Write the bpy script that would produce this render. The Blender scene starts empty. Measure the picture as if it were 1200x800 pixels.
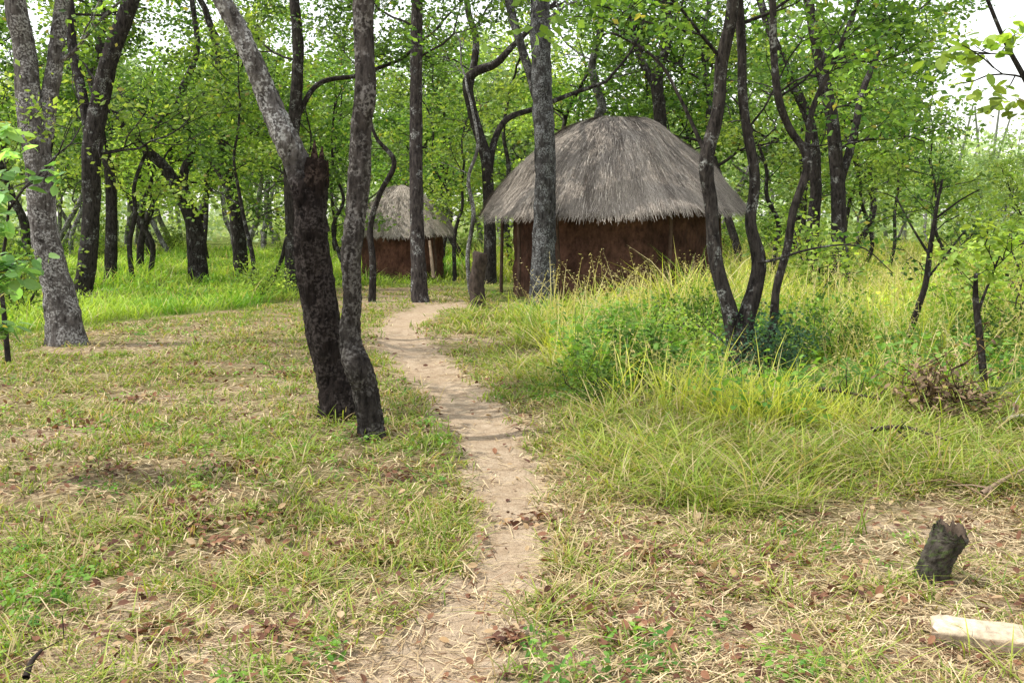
import bpy, math, random
import numpy as np
from mathutils import Vector

scene = bpy.context.scene
COL = scene.collection
try:
    scene.view_settings.view_transform = 'Standard'
    scene.view_settings.look = 'None'
    scene.view_settings.exposure = 0
except Exception:
    pass

# ------------------------------------------------------------------ camera
CAMH = 1.6
PITCH = math.radians(7.03)
FP = 1167.0
SP, CP = math.sin(PITCH), math.cos(PITCH)
cam_d = bpy.data.cameras.new("camera")
cam_d.lens = 35.0
cam_d.sensor_width = 36.0
cam_d.clip_end = 3000
cam_d.clip_start = 0.05
cam = bpy.data.objects.new("camera", cam_d)
cam.location = (0, 0, CAMH)
cam.rotation_euler = (math.pi / 2 - PITCH, 0, 0)
COL.objects.link(cam)
scene.camera = cam


def gp(px, py):
    """survey: place on the ground seen at a photo point -> (x, y) metres"""
    u = (px - 600) / FP
    v = (400 - py) / FP
    t = CAMH / (SP - CP * v)
    return (u * t, t * (CP + SP * v))


def pp(px, py, Y):
    """survey: point at distance Y -> (x, y, z), metres per photo unit"""
    u = (px - 600) / FP
    v = (400 - py) / FP
    t = Y / (CP + SP * v)
    return np.array([u * t, Y, CAMH + t * (-SP + CP * v)]), t / FP


# ------------------------------------------------------------------ noise
_R = np.random.RandomState(11)
_TAB = _R.rand(256, 256)


def vn(x, y, s=1.0, o=0):
    x = np.asarray(x, float) / s + 37.3 * o + 500
    y = np.asarray(y, float) / s + 91.7 * o + 500
    xi = np.floor(x).astype(int)
    yi = np.floor(y).astype(int)
    fx = x - xi
    fy = y - yi
    fx = fx * fx * (3 - 2 * fx)
    fy = fy * fy * (3 - 2 * fy)
    a = _TAB[xi % 256, yi % 256]
    b = _TAB[(xi + 1) % 256, yi % 256]
    c = _TAB[xi % 256, (yi + 1) % 256]
    d = _TAB[(xi + 1) % 256, (yi + 1) % 256]
    return (a * (1 - fx) + b * fx) * (1 - fy) + (c * (1 - fx) + d * fx) * fy


# ------------------------------------------------------------------ path line
PATHPX = [(330, 1100, 260), (410, 900, 205), (476, 800, 175), (530, 740, 136), (578, 690, 108), (602, 640, 86), (604, 600, 78),
          (591, 550, 82), (563, 500, 80), (528, 455, 68), (494, 425, 62), (470, 400, 52), (470, 382, 46), (488, 368, 42),
          (515, 360, 40), (545, 357, 38), (575, 356, 34)]
pl = []
for (a, b, w) in PATHPX:
    x, y = gp(a, b)
    _, m = pp(a, b, y)
    pl.append((x, y, w * m / 2))
pl = np.array(pl)


def catmull(P, n=8):
    P = np.asarray(P, float)
    Q = np.vstack([2 * P[0] - P[1], P, 2 * P[-1] - P[-2]])
    out = []
    for i in range(1, len(Q) - 2):
        p0, p1, p2, p3 = Q[i - 1], Q[i], Q[i + 1], Q[i + 2]
        for k in range(n):
            t = k / n
            out.append(0.5 * ((2 * p1) + (-p0 + p2) * t + (2 * p0 - 5 * p1 + 4 * p2 - p3) * t * t + (-p0 + 3 * p1 - 3 * p2 + p3) * t ** 3))
    out.append(Q[-2])
    return np.array(out)


PL = catmull(pl, 6)


def path_q(x, y):
    x = np.asarray(x, float)
    y = np.asarray(y, float)
    best = np.full(x.shape, 1e9)
    for i in range(len(PL) - 1):
        ax, ay, aw = PL[i]
        bx, by, bw = PL[i + 1]
        dx, dy = bx - ax, by - ay
        L2 = dx * dx + dy * dy + 1e-9
        t = np.clip(((x - ax) * dx + (y - ay) * dy) / L2, 0, 1)
        d = np.hypot(x - ax - t * dx, y - ay - t * dy)
        q = d / (aw + t * (bw - aw))
        best = np.minimum(best, q)
    return best


def H0(x, y):
    return 0.07 * (vn(x, y, 2.2, 1) - 0.5) + 0.03 * (vn(x, y, 0.7, 2) - 0.5)


def HH(x, y):
    q = path_q(x, y)
    return H0(x, y) - 0.035 * np.clip(1.3 - q, 0, 1)


def hz(x, y):
    return float(HH(np.array([x]), np.array([y]))[0])


# ------------------------------------------------------------------ mesh helpers
def mk(name, V, Q=None, T=None, C=None, smooth=False):
    V = np.asarray(V, np.float32).reshape(-1, 3)
    me = bpy.data.meshes.new(name)
    Q = np.zeros((0, 4), np.int32) if Q is None or len(Q) == 0 else np.asarray(Q, np.int32)
    T = np.zeros((0, 3), np.int32) if T is None or len(T) == 0 else np.asarray(T, np.int32)
    li = np.concatenate([Q.ravel(), T.ravel()]).astype(np.int32)
    st = np.concatenate([np.arange(len(Q)) * 4, len(Q) * 4 + np.arange(len(T)) * 3]).astype(np.int32)
    me.vertices.add(len(V))
    me.vertices.foreach_set("co", V.ravel())
    me.loops.add(len(li))
    me.loops.foreach_set("vertex_index", li)
    me.polygons.add(len(st))
    me.polygons.foreach_set("loop_start", st)
    me.polygons.foreach_set("use_smooth", np.full(len(st), smooth, bool))
    me.update(calc_edges=True)
    if C is not None:
        C = np.asarray(C, np.float32)
        rgba = np.ones((len(V), 4), np.float32)
        rgba[:, :3] = C
        at = me.color_attributes.new("Col", 'FLOAT_COLOR', 'POINT')
        at.data.foreach_set("color", rgba.ravel())
    me.validate()
    return me


class G:
    def __init__(s):
        s.V, s.Q, s.T, s.C, s.n = [], [], [], [], 0

    def add(s, V, Q, T, C):
        if len(V) == 0:
            return
        s.V.append(np.asarray(V, float))
        if Q is not None and len(Q):
            s.Q.append(np.asarray(Q) + s.n)
        if T is not None and len(T):
            s.T.append(np.asarray(T) + s.n)
        C = np.asarray(C, float)
        if C.ndim == 1:
            C = np.tile(C, (len(V), 1))
        s.C.append(C)
        s.n += len(V)

    def mesh(s, name, off=(0, 0, 0), smooth=False):
        V = np.concatenate(s.V) - np.array(off)
        Q = np.concatenate(s.Q) if s.Q else None
        T = np.concatenate(s.T) if s.T else None
        return mk(name, V, Q, T, np.concatenate(s.C), smooth)


def obj(name, me, mat=None, parent=None, loc=(0, 0, 0), **props):
    o = bpy.data.objects.new(name, me)
    o.location = loc
    if mat is not None and me is not None and len(me.materials) == 0:
        me.materials.append(mat)
    if parent is not None:
        o.parent = parent
    for k, v in props.items():
        o[k] = v
    COL.objects.link(o)
    return o


def empty(name, loc, **props):
    o = bpy.data.objects.new(name, None)
    o.empty_display_size = 0.3
    o.location = loc
    for k, v in props.items():
        o[k] = v
    COL.objects.link(o)
    return o


def nrm(a):
    return a / (np.linalg.norm(a, axis=-1, keepdims=True) + 1e-9)


def tube(pts, rad, sides=8, col=(1, 1, 1), rough=0.0, seed=0, cap=True):
    pts = np.asarray(pts, float)
    rad = np.asarray(rad, float)
    n = len(pts)
    tg = nrm(np.gradient(pts, axis=0))
    N = np.zeros_like(pts)
    a = np.array([1.0, 0.13, 0]) if abs(tg[0][0]) < 0.8 else np.array([0, 1.0, 0.1])
    v = a - tg[0] * np.dot(a, tg[0])
    N[0] = v / np.linalg.norm(v)
    for i in range(1, n):
        v = N[i - 1] - tg[i] * np.dot(N[i - 1], tg[i])
        N[i] = v / (np.linalg.norm(v) + 1e-9)
    B = np.cross(tg, N)
    ang = np.linspace(0, 2 * math.pi, sides, endpoint=False)
    R = np.repeat(rad[:, None], sides, 1)
    if rough > 0:
        rs = np.random.RandomState(seed)
        sl = np.concatenate([[0], np.cumsum(np.linalg.norm(np.diff(pts, axis=0), axis=1))])
        nz = np.zeros((n, sides))
        for k in (1, 2, 3, 5, 7):
            for f in (1.5, 4.0, 9.0):
                nz += np.sin(k * ang[None] + rs.uniform(0, 6.28) + np.sin(sl[:, None] * f + rs.uniform(0, 6.28)) * 1.5) * rs.uniform(.1, .35)
        nz += rs.normal(0, .35, (n, sides))
        R = R * (1 + rough * nz)
    V = pts[:, None] + R[..., None] * (np.cos(ang)[None, :, None] * N[:, None] + np.sin(ang)[None, :, None] * B[:, None])
    V = V.reshape(-1, 3)
    i = np.arange(n - 1)[:, None] * sides
    j = np.arange(sides)[None]
    j2 = (j + 1) % sides
    Q = np.stack([i + j, i + j2, i + sides + j2, i + sides + j], -1).reshape(-1, 4)
    T = None
    col = np.asarray(col, float)
    C = np.tile(col, (len(V), 1)) if col.ndim == 1 else np.repeat(col, sides, 0)
    if cap:
        V = np.vstack([V, pts[-1]])
        C = np.vstack([C, C[-1]])
        b = (n - 1) * sides
        T = np.stack([b + j[0], b + j2[0], np.full(sides, n * sides)], -1)
    return V, Q, T, C


def leaves(P, size, C, rng, droop=0.25, wr=0.3, outward=None):
    n = len(P)
    a = rng.normal(0, 1, (n, 3))
    a[:, 2] = a[:, 2] * 0.55 - droop
    if outward is not None:
        a = a + outward
    a = nrm(a)
    r = rng.normal(0, 1, (n, 3))
    r[:, 2] *= 0.4
    b = nrm(np.cross(a, r))
    b[:, 2] *= 0.7
    nn = np.cross(a, b)
    s = (size * rng.uniform(0.6, 1.25, n))[:, None]
    w = s * wr * rng.uniform(.8, 1.2, n)[:, None]
    V = np.stack([P, P + a * s * .45 + b * w + nn * s * .08, P + a * s, P + a * s * .45 - b * w + nn * s * .08], 1).reshape(-1, 3)
    Q = np.arange(n * 4).reshape(n, 4)
    return V, Q, None, np.repeat(C, 4, 0)


def oval_leaves(P, size, C, rng, droop=0.3, wr=0.27):
    n = len(P)
    a = rng.normal(0, 1, (n, 3))
    a[:, 2] = a[:, 2] * 0.4 - droop
    a = nrm(a)
    up = np.tile(np.array([0, 0, 1.0]), (n, 1)) + rng.normal(0, .35, (n, 3))
    b = nrm(np.cross(a, up))
    nn = nrm(np.cross(b, a))
    s = (size * rng.uniform(0.6, 1.2, n))[:, None]
    vs = [P]
    prof = [(.22, .75), (.5, 1.0), (.78, .72)]
    for t, w in prof:
        mid = P + a * s * t - nn * s * .15 * t * t
        vs += [mid + b * s * wr * w + nn * s * .05, mid, mid - b * s * wr * w + nn * s * .05]
    vs.append(P + a * s - nn * s * .15)
    V = np.stack(vs, 1).reshape(-1, 3)
    o = (np.arange(n) * 11)[:, None]
    T = np.concatenate([o + np.array([[0, 2, 1]]), o + np.array([[0, 3, 2]]), o + np.array([[7, 8, 10]]), o + np.array([[8, 9, 10]])])
    Q = np.concatenate([o + np.array([q]) for q in ([1, 2, 5, 4], [2, 3, 6, 5], [4, 5, 8, 7], [5, 6, 9, 8])])
    return V, Q, T, np.repeat(C, 11, 0)


def blades(P, h, w, ang, lean, curve, cb, ct):
    n = len(P)
    d = np.stack([np.cos(ang), np.sin(ang), np.zeros(n)], 1)
    wd_a = ang + math.pi / 2 + np.random.RandomState(n % 9973).uniform(-.9, .9, n)
    wd = np.stack([np.cos(wd_a), np.sin(wd_a), np.zeros(n)], 1)
    vs, cs = [], []
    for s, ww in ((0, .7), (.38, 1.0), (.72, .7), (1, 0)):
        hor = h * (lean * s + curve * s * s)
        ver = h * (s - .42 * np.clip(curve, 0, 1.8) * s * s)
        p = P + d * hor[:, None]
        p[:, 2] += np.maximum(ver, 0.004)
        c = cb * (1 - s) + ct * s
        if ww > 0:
            vs += [p - wd * (w * ww / 2)[:, None], p + wd * (w * ww / 2)[:, None]]
            cs += [c, c]
        else:
            vs.append(p)
            cs.append(c)
    V = np.stack(vs, 1).reshape(-1, 3)
    C = np.stack(cs, 1).reshape(-1, 3)
    o = (np.arange(n) * 7)[:, None]
    Q = np.concatenate([o + np.array([[0, 1, 3, 2]]), o + np.array([[2, 3, 5, 4]])])
    T = o + np.array([[4, 5, 6]])
    return V, Q, T, C


def strips(P, L, w, ang, tilt, C):
    n = len(P)
    d = np.stack([np.cos(ang), np.sin(ang), np.zeros(n)], 1)
    b = np.stack([-np.sin(ang), np.cos(ang), np.zeros(n)], 1)
    bend = np.random.RandomState(n % 7919).normal(0, .08, n)
    p0 = P - d * (L / 2)[:, None]
    p1 = P + b * (bend * L)[:, None]
    p1[:, 2] += tilt * L * .5
    p2 = P + d * (L / 2)[:, None]
    p2[:, 2] += tilt * L * .25
    hw = (w / 2)[:, None]
    V = np.stack([p0 - b * hw, p0 + b * hw, p1 - b * hw, p1 + b * hw, p2 - b * hw * .5, p2 + b * hw * .5], 1).reshape(-1, 3)
    o = (np.arange(n) * 6)[:, None]
    Q = np.concatenate([o + np.array([[0, 1, 3, 2]]), o + np.array([[2, 3, 5, 4]])])
    return V, Q, None, np.repeat(C, 6, 0)


# ------------------------------------------------------------------ materials
def newmat(name):
    m = bpy.data.materials.new(name)
    m.use_nodes = True
    nt = m.node_tree
    nt.nodes.clear()
    out = nt.nodes.new('ShaderNodeOutputMaterial')
    return m, nt, out


def N(nt, t, **kw):
    n = nt.nodes.new(t)
    for k, v in kw.items():
        setattr(n, k, v)
    return n


def mixc(nt, fac, a, b, blend='MIX'):
    n = nt.nodes.new('ShaderNodeMix')
    n.data_type = 'RGBA'
    n.blend_type = blend
    for s, val in ((n.inputs[0], fac), (n.inputs[6], a), (n.inputs[7], b)):
        if isinstance(val, bpy.types.NodeSocket):
            nt.links.new(val, s)
        elif isinstance(val, (int, float)):
            s.default_value = val
        else:
            s.default_value = (*val, 1)
    return n.outputs[2]


def ramp(nt, inp, stops):
    r = nt.nodes.new('ShaderNodeValToRGB')
    e = r.color_ramp.elements
    while len(e) < len(stops):
        e.new(0.5)
    for k, (p, c) in enumerate(stops):
        e[k].position = p
        e[k].color = (*c, 1) if not isinstance(c, (int, float)) else (c, c, c, 1)
    nt.links.new(inp, r.inputs[0])
    return r.outputs[0]


def noise(nt, vec, scale, detail=4, rough=.6):
    n = nt.nodes.new('ShaderNodeTexNoise')
    n.inputs['Scale'].default_value = scale
    n.inputs['Detail'].default_value = detail
    n.inputs['Roughness'].default_value = rough
    if vec is not None:
        nt.links.new(vec, n.inputs['Vector'])
    return n.outputs[0]


def leaf_mat(name, trans=.4, tint=(1, 1, 1), rough=.5, vary=.3):
    m, nt, out = newmat(name)
    at = N(nt, 'ShaderNodeAttribute', attribute_name="Col")
    oi = N(nt, 'ShaderNodeObjectInfo')
    mr = N(nt, 'ShaderNodeMapRange')
    mr.inputs[3].default_value = 1 - vary
    mr.inputs[4].default_value = 1 + vary
    nt.links.new(oi.outputs['Random'], mr.inputs[0])
    c = mixc(nt, 1.0, at.outputs[0], tint, 'MULTIPLY')
    vm = N(nt, 'ShaderNodeVectorMath', operation='SCALE')
    nt.links.new(c, vm.inputs[0])
    nt.links.new(mr.outputs[0], vm.inputs[3])
    p = N(nt, 'ShaderNodeBsdfPrincipled')
    p.inputs['Roughness'].default_value = rough
    p.inputs['Specular IOR Level'].default_value = .22
    nt.links.new(vm.outputs[0], p.inputs['Base Color'])
    tr = N(nt, 'ShaderNodeBsdfTranslucent')
    tc = mixc(nt, 1.0, vm.outputs[0], (1.6, 1.6, .65), 'MULTIPLY')
    nt.links.new(tc, tr.inputs[0])
    mx = N(nt, 'ShaderNodeMixShader')
    mx.inputs[0].default_value = trans
    nt.links.new(p.outputs[0], mx.inputs[1])
    nt.links.new(tr.outputs[0], mx.inputs[2])
    nt.links.new(mx.outputs[0], out.inputs[0])
    return m


def bark_mat(name, dark, light, lichen, lich_amt=.55, scale=1.0):
    m, nt, out = newmat(name)
    tc = N(nt, 'ShaderNodeTexCoord')
    mp = N(nt, 'ShaderNodeMapping')
    mp.inputs['Scale'].default_value = (1, 1, .3)
    nt.links.new(tc.outputs['Object'], mp.inputs[0])
    n1 = noise(nt, mp.outputs[0], 26 * scale, 6, .7)
    n2 = noise(nt, tc.outputs['Object'], 5 * scale, 5, .65)
    n3 = noise(nt, tc.outputs['Object'], 40 * scale, 3, .6)
    c = ramp(nt, n1, [(.36, dark), (.62, light)])
    pm = ramp(nt, n2, [(lich_amt, 0.0), (lich_amt + .10, 1.0)])
    sp = ramp(nt, n3, [(.45, 0.0), (.58, 1.0)])
    mm = N(nt, 'ShaderNodeMath', operation='MULTIPLY')
    nt.links.new(pm, mm.inputs[0])
    nt.links.new(sp, mm.inputs[1])
    c = mixc(nt, mm.outputs[0], c, lichen)
    at = N(nt, 'ShaderNodeAttribute', attribute_name="Col")
    c = mixc(nt, 1.0, c, at.outputs[0], 'MULTIPLY')
    p = N(nt, 'ShaderNodeBsdfPrincipled')
    p.inputs['Roughness'].default_value = .95
    p.inputs['Specular IOR Level'].default_value = .1
    nt.links.new(c, p.inputs['Base Color'])
    b = N(nt, 'ShaderNodeBump')
    b.inputs['Strength'].default_value = 1.0
    b.inputs['Distance'].default_value = .03
    nt.links.new(n1, b.inputs['Height'])
    nt.links.new(b.outputs[0], p.inputs['Normal'])
    nt.links.new(p.outputs[0], out.inputs[0])
    return m


def attr_mat(name, rough=.9, nscale=30, amt=.5, bump=.4, zs=1.0):
    m, nt, out = newmat(name)
    tc = N(nt, 'ShaderNodeTexCoord')
    mp = N(nt, 'ShaderNodeMapping')
    mp.inputs['Scale'].default_value = (1, 1, zs)
    nt.links.new(tc.outputs['Object'], mp.inputs[0])
    n1 = noise(nt, mp.outputs[0], nscale, 5, .65)
    f = ramp(nt, n1, [(.3, 1 - amt), (.7, 1 + amt * .4)])
    at = N(nt, 'ShaderNodeAttribute', attribute_name="Col")
    c = mixc(nt, 1.0, at.outputs[0], f, 'MULTIPLY')
    p = N(nt, 'ShaderNodeBsdfPrincipled')
    p.inputs['Roughness'].default_value = rough
    p.inputs['Specular IOR Level'].default_value = .15
    nt.links.new(c, p.inputs['Base Color'])
    b = N(nt, 'ShaderNodeBump')
    b.inputs['Strength'].default_value = bump
    b.inputs['Distance'].default_value = .02
    nt.links.new(n1, b.inputs['Height'])
    nt.links.new(b.outputs[0], p.inputs['Normal'])
    nt.links.new(p.outputs[0], out.inputs[0])
    return m


M_leaf = leaf_mat("leaf_green", .45)
M_leaf_far = leaf_mat("leaf_painted_haze", .35, vary=.12)  # far foliage, its vertex colours carry painted distance haze
M_grass = leaf_mat("grass_blade", .35, vary=0.0)
M_straw = leaf_mat("dry_straw", .15, rough=.8, vary=0.0)
M_dead = leaf_mat("dead_leaf", .15, rough=.8, vary=0.0)
M_bark = bark_mat("bark_dark", (.010, .008, .008), (.052, .044, .040), (.21, .21, .20), .55)
M_barkg = bark_mat("bark_grey", (.030, .026, .024), (.16, .148, .14), (.40, .40, .39), .46)
M_wall = attr_mat("mud_pole_wall", .95, 14, .6, 1.0, .6)
M_thatch = attr_mat("thatch", .95, 35, .35, .4)
M_wood = attr_mat("bare_wood", .8, 30, .4, .4, 1)
M_stump = attr_mat("rough_bark_wood", .95, 18, .75, 1.0, .5)


def ground_mat(name, path=False):
    m, nt, out = newmat(name)
    tc = N(nt, 'ShaderNodeTexCoord')
    v = tc.outputs['Object']
    nA = noise(nt, v, 1.3, 5, .6)
    nB = noise(nt, v, 9, 6, .7)
    nC = noise(nt, v, 60, 4, .7)
    nD = noise(nt, v, 22, 5, .75)
    soil = ramp(nt, nB, [(.3, (.30, .215, .14)), (.52, (.43, .33, .23)), (.75, (.53, .43, .315))])
    soil = mixc(nt, ramp(nt, nC, [(.35, .6), (.5, 0.0)]), soil, (.17, .11, .07))
    soil = mixc(nt, ramp(nt, nA, [(.45, 0.0), (.65, .4)]), soil, (.31, .22, .135))
    if path:
        col = soil
    else:
        lit = ramp(nt, nD, [(.28, (.07, .042, .024)), (.45, (.20, .135, .08)), (.58, (.36, .275, .17)), (.75, (.52, .42, .28))])
        lit = mixc(nt, ramp(nt, nA, [(.38, 0.0), (.6, .5)]), lit, (.12, .13, .035))
        at = N(nt, 'ShaderNodeAttribute', attribute_name="Col")
        sep = N(nt, 'ShaderNodeSeparateColor')
        nt.links.new(at.outputs[0], sep.inputs[0])
        ad = N(nt, 'ShaderNodeMath', operation='ADD')
        nt.links.new(sep.outputs[0], ad.inputs[0])
        sb = N(nt, 'ShaderNodeMath', operation='MULTIPLY_ADD')
        nt.links.new(nB, sb.inputs[0])
        sb.inputs[1].default_value = 1.5
        sb.inputs[2].default_value = -.75
        nt.links.new(sb.outputs[0], ad.inputs[1])
        f = ramp(nt, ad.outputs[0], [(.34, 0.0), (.62, 1.0)])
        col = mixc(nt, f, lit, soil)
        col = mixc(nt, sep.outputs[1], col, (.13, .18, .03))
    p = N(nt, 'ShaderNodeBsdfPrincipled')
    p.inputs['Roughness'].default_value = .95
    p.inputs['Specular IOR Level'].default_value = .1
    nt.links.new(col, p.inputs['Base Color'])
    b = N(nt, 'ShaderNodeBump')
    b.inputs['Strength'].default_value = .9
    b.inputs['Distance'].default_value = .035
    nt.links.new(nD, b.inputs['Height'])
    b2 = N(nt, 'ShaderNodeBump')
    b2.inputs['Strength'].default_value = .6
    b2.inputs['Distance'].default_value = .01
    nt.links.new(nC, b2.inputs['Height'])
    nt.links.new(b.outputs[0], b2.inputs['Normal'])
    nt.links.new(b2.outputs[0], p.inputs['Normal'])
    nt.links.new(p.outputs[0], out.inputs[0])
    return m


M_ground = ground_mat("forest_ground")
M_path = ground_mat("sandy_soil", True)

# ------------------------------------------------------------------ zones
HUT = np.array([(717 - 600) / FP * 21.0, 21.0])
HUT2 = np.array([(472 - 600) / FP * 27.5, 27.5])


def poly(pts, extra=()):
    return np.array([gp(a, b) for a, b in pts] + list(extra))


def inpoly(x, y, P):
    inside = np.zeros(x.shape, bool)
    j = len(P) - 1
    for i in range(len(P)):
        xi, yi = P[i]
        xj, yj = P[j]
        c = ((yi > y) != (yj > y)) & (x < (xj - xi) * (y - yi) / (yj - yi + 1e-12) + xi)
        inside ^= c
        j = i
    return inside


Z_tallR = poly([(600, 362), (625, 395), (655, 430), (690, 470), (770, 495), (880, 515), (980, 510), (1100, 490), (1350, 510)], [(40, 12), (60, 60), (1.0, 60), (-1.5, 24), (-.5, 20)])
Z_medR = poly([(520, 385), (570, 420), (615, 455), (660, 500), (680, 545), (740, 590), (860, 605), (980, 590), (1120, 575), (1400, 590)], [(40, 12), (60, 60), (1, 60), (-1.5, 24), (-.8, 20)])
Z_tallL = poly([(-500, 430), (-200, 405), (0, 395), (100, 385), (200, 372), (300, 360), (350, 348), (400, 338), (450, 330)], [(-3.5, 27), (-3.5, 60), (-60, 60), (-60, 12)])


def hut_clear(x, y, m=0.0):
    a = np.hypot(x - HUT[0], y - HUT[1]) > 2.15 + m
    b = np.hypot(x - HUT2[0], y - HUT2[1]) > 1.3 + m
    return a & b


T7X, T7Y = gp(872, 440)


def low_zone(x, y):
    """1 = full height; lower around the tree foot and the trodden hut yard"""
    f = np.ones_like(x)
    d = np.hypot((x - T7X) / 1.0, (y - (T7Y - .7)) / 1.5)
    f = np.minimum(f, np.clip(.35 + .65 * (d - .6) / .6, .35, 1))
    hd = np.hypot(x - HUT[0], y - HUT[1])
    leftness = np.clip((HUT[0] + .4 - x) / 1.6, 0, 1)
    f = np.minimum(f, 1 - (.78 * leftness + .15) * np.clip((6.5 - hd) / 2.5, 0, 1))
    return f


# ------------------------------------------------------------------ ground
def axis(lo, hi, fine, far):
    a = list(np.arange(lo, hi, fine))
    s, x = fine, hi
    while x < far:
        a.append(x)
        s *= 1.35
        x += s
    a.append(far)
    s, x = fine, lo
    b = []
    while x > -far:
        s *= 1.35
        x -= s
        b.append(max(x, -far))
    return np.array(sorted(set(b + a)))


gx = axis(-9, 9, .07, 600)
gy = axis(2.2, 24, .07, 600)
XX, YY = np.meshgrid(gx, gy)
xf, yf = XX.ravel(), YY.ravel()
q = path_q(xf, yf)
zf = H0(xf, yf) - 0.035 * np.clip(1.3 - q, 0, 1)
pm = np.clip(1.95 - q, 0, 1) * .72
yx, yy = gp(500, 352)
pm = np.maximum(pm, .62 * np.exp(-((xf - yx) / 1.8) ** 2 - ((yf - yy) / 2.4) ** 2))
pm = np.maximum(pm, .55 * np.clip(1 - (yf - 3.6) / 2.4, 0, 1) * (np.abs(xf) < 2.6))
pm = np.maximum(pm, .42 * (vn(xf, yf, 1.1, 50) > .66) * (yf < 14))
gr = np.clip(inpoly(xf, yf, Z_tallR) * .7 + inpoly(xf, yf, Z_tallL) * .8 + (yf > 24) * .8, 0, .85)
gC = np.stack([pm, gr, np.zeros_like(pm)], 1)
nx, ny = len(gx), len(gy)
ii = np.arange(ny - 1)[:, None] * nx
jj = np.arange(nx - 1)[None]
GQ = np.stack([ii + jj, ii + jj + 1, ii + nx + jj + 1, ii + nx + jj], -1).reshape(-1, 4)
me = mk("ground", np.stack([xf, yf, zf], 1), GQ, None, gC, True)
obj("ground", me, M_ground, kind="structure")

# path strip
PT = catmull(pl, 14)
tg = nrm(np.gradient(PT[:, :2], axis=0))
nrl = np.stack([-tg[:, 1], tg[:, 0]], 1)
cols = 13
S = np.linspace(-1, 1, cols)
sl = np.cumsum(np.r_[0, np.linalg.norm(np.diff(PT[:, :2], axis=0), axis=1)])
wl = 1 + .7 * (vn(sl, sl * 0, .3, 5) - .5) + .5 * (vn(sl, sl * 0, .11, 6) - .5)
wr_ = 1 + .7 * (vn(sl, sl * 0, .33, 7) - .5) + .5 * (vn(sl, sl * 0, .12, 8) - .5)
PV = []
for k, s in enumerate(S):
    ww = PT[:, 2] * (wl if s < 0 else wr_) * .70
    xy = PT[:, :2] + nrl * (s * ww)[:, None]
    z = HH(xy[:, 0], xy[:, 1]) + (.006 if abs(s) < .8 else (.001 if abs(s) < .95 else -.02))
    PV.append(np.stack([xy[:, 0], xy[:, 1], z], 1))
PV = np.stack(PV, 1)
n_ = len(PT)
a = np.arange(n_ - 1)[:, None] * cols
b = np.arange(cols - 1)[None]
PQ = np.stack([a + b, a + cols + b, a + cols + b + 1, a + b + 1], -1).reshape(-1, 4)[:, ::-1]
me = mk("path", PV.reshape(-1, 3), PQ, None, np.ones((n_ * cols, 3)), True)
obj("path", me, M_path, kind="structure")


# ------------------------------------------------------------------ grass
def samp(n, Y0, Y1, rng, k=.62, m=1.0):
    y = Y0 * (Y1 / Y0) ** rng.rand(n)
    x = (rng.rand(n) * 2 - 1) * (k * y + m)
    return x, y


def tufts(cx, cy, per, rad, rng):
    x = np.repeat(cx, per) + rng.normal(0, 1, len(cx) * per) * np.repeat(rad, per)
    y = np.repeat(cy, per) + rng.normal(0, 1, len(cx) * per) * np.repeat(rad, per)
    return x, y


def lerpc(a, b, t):
    return np.asarray(a) * (1 - t[:, None]) + np.asarray(b) * t[:, None]


# short cropped grass
rng = np.random.RandomState(21)
x, y = samp(36000, 2.6, 24, rng)
q = path_q(x, y)
dens = vn(x, y, .9, 3) * .55 + vn(x, y, .28, 4) * .55
right_near = (x > 0.25) & (y < 6.5)
edge = .6 + .5 * vn(x, y, .25, 60) + .5 * rng.rand(len(x))
keep = (q > edge) & ~inpoly(x, y, Z_tallR) & ~inpoly(x, y, Z_tallL) & hut_clear(x, y)
keep &= rng.rand(len(x)) < np.clip((dens - .37) * 2.6 + .08, 0.06, .95) * np.where(right_near, .42, 1.0) * np.clip((y - 1.8) / 2.9, .28, 1)
x, y = x[keep], y[keep]
per = 11
tx, ty = tufts(x, y, per, .018 + .004 * y, rng)
n = len(tx)
big = np.repeat(rng.gamma(2.0, .45, len(x)), per)
h = (.035 + .032 * big) * rng.uniform(.4, 1.4, n)
w = .0035 + .0009 * ty
P = np.stack([tx, ty, HH(tx, ty) - .004], 1)
tone = np.clip(np.repeat(rng.rand(len(x)), per) * .7 + rng.rand(n) * .4, 0, 1)
gcol = lerpc((.11, .20, .025), (.34, .42, .07), tone)
dry = rng.rand(n) < np.clip(.22 + .45 * (vn(tx, ty, .7, 9) - .4) + .3 * (tx > .2), .05, .8)
gcol[dry] = lerpc((.42, .31, .15), (.60, .49, .28), rng.rand(dry.sum()))
g = G()
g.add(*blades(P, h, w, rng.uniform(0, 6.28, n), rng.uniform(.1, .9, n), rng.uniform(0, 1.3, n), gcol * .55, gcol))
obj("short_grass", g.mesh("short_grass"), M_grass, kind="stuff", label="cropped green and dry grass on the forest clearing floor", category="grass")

# medium floppy grass between path and tall grass
x, y = samp(15000, 3.6, 22, rng)
q = path_q(x, y)
keep = inpoly(x, y, Z_medR) & ~inpoly(x, y, Z_tallR) & (q > 1.2) & hut_clear(x, y) & (vn(x, y, .6, 12) + rng.rand(len(x)) * .5 > .68)
x, y = x[keep], y[keep]
x2, y2 = samp(1700, 2.8, 14, rng)
k2 = (path_q(x2, y2) > 1.15) & ~inpoly(x2, y2, Z_medR) & (vn(x2, y2, .8, 14) > .42)
x, y = np.r_[x, x2[k2]], np.r_[y, y2[k2]]
per = 14
tx, ty = tufts(x, y, per, .03 + .004 * y, rng)
n = len(tx)
big = np.repeat(rng.gamma(3, .33, len(x)), per)
med_in = inpoly(tx, ty, Z_medR)
h = np.where(med_in, .10 + .13 * big, .05 + .07 * big) * rng.uniform(.5, 1.2, n)
w = .0035 + .0008 * ty
P = np.stack([tx, ty, HH(tx, ty) - .006], 1)
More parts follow.
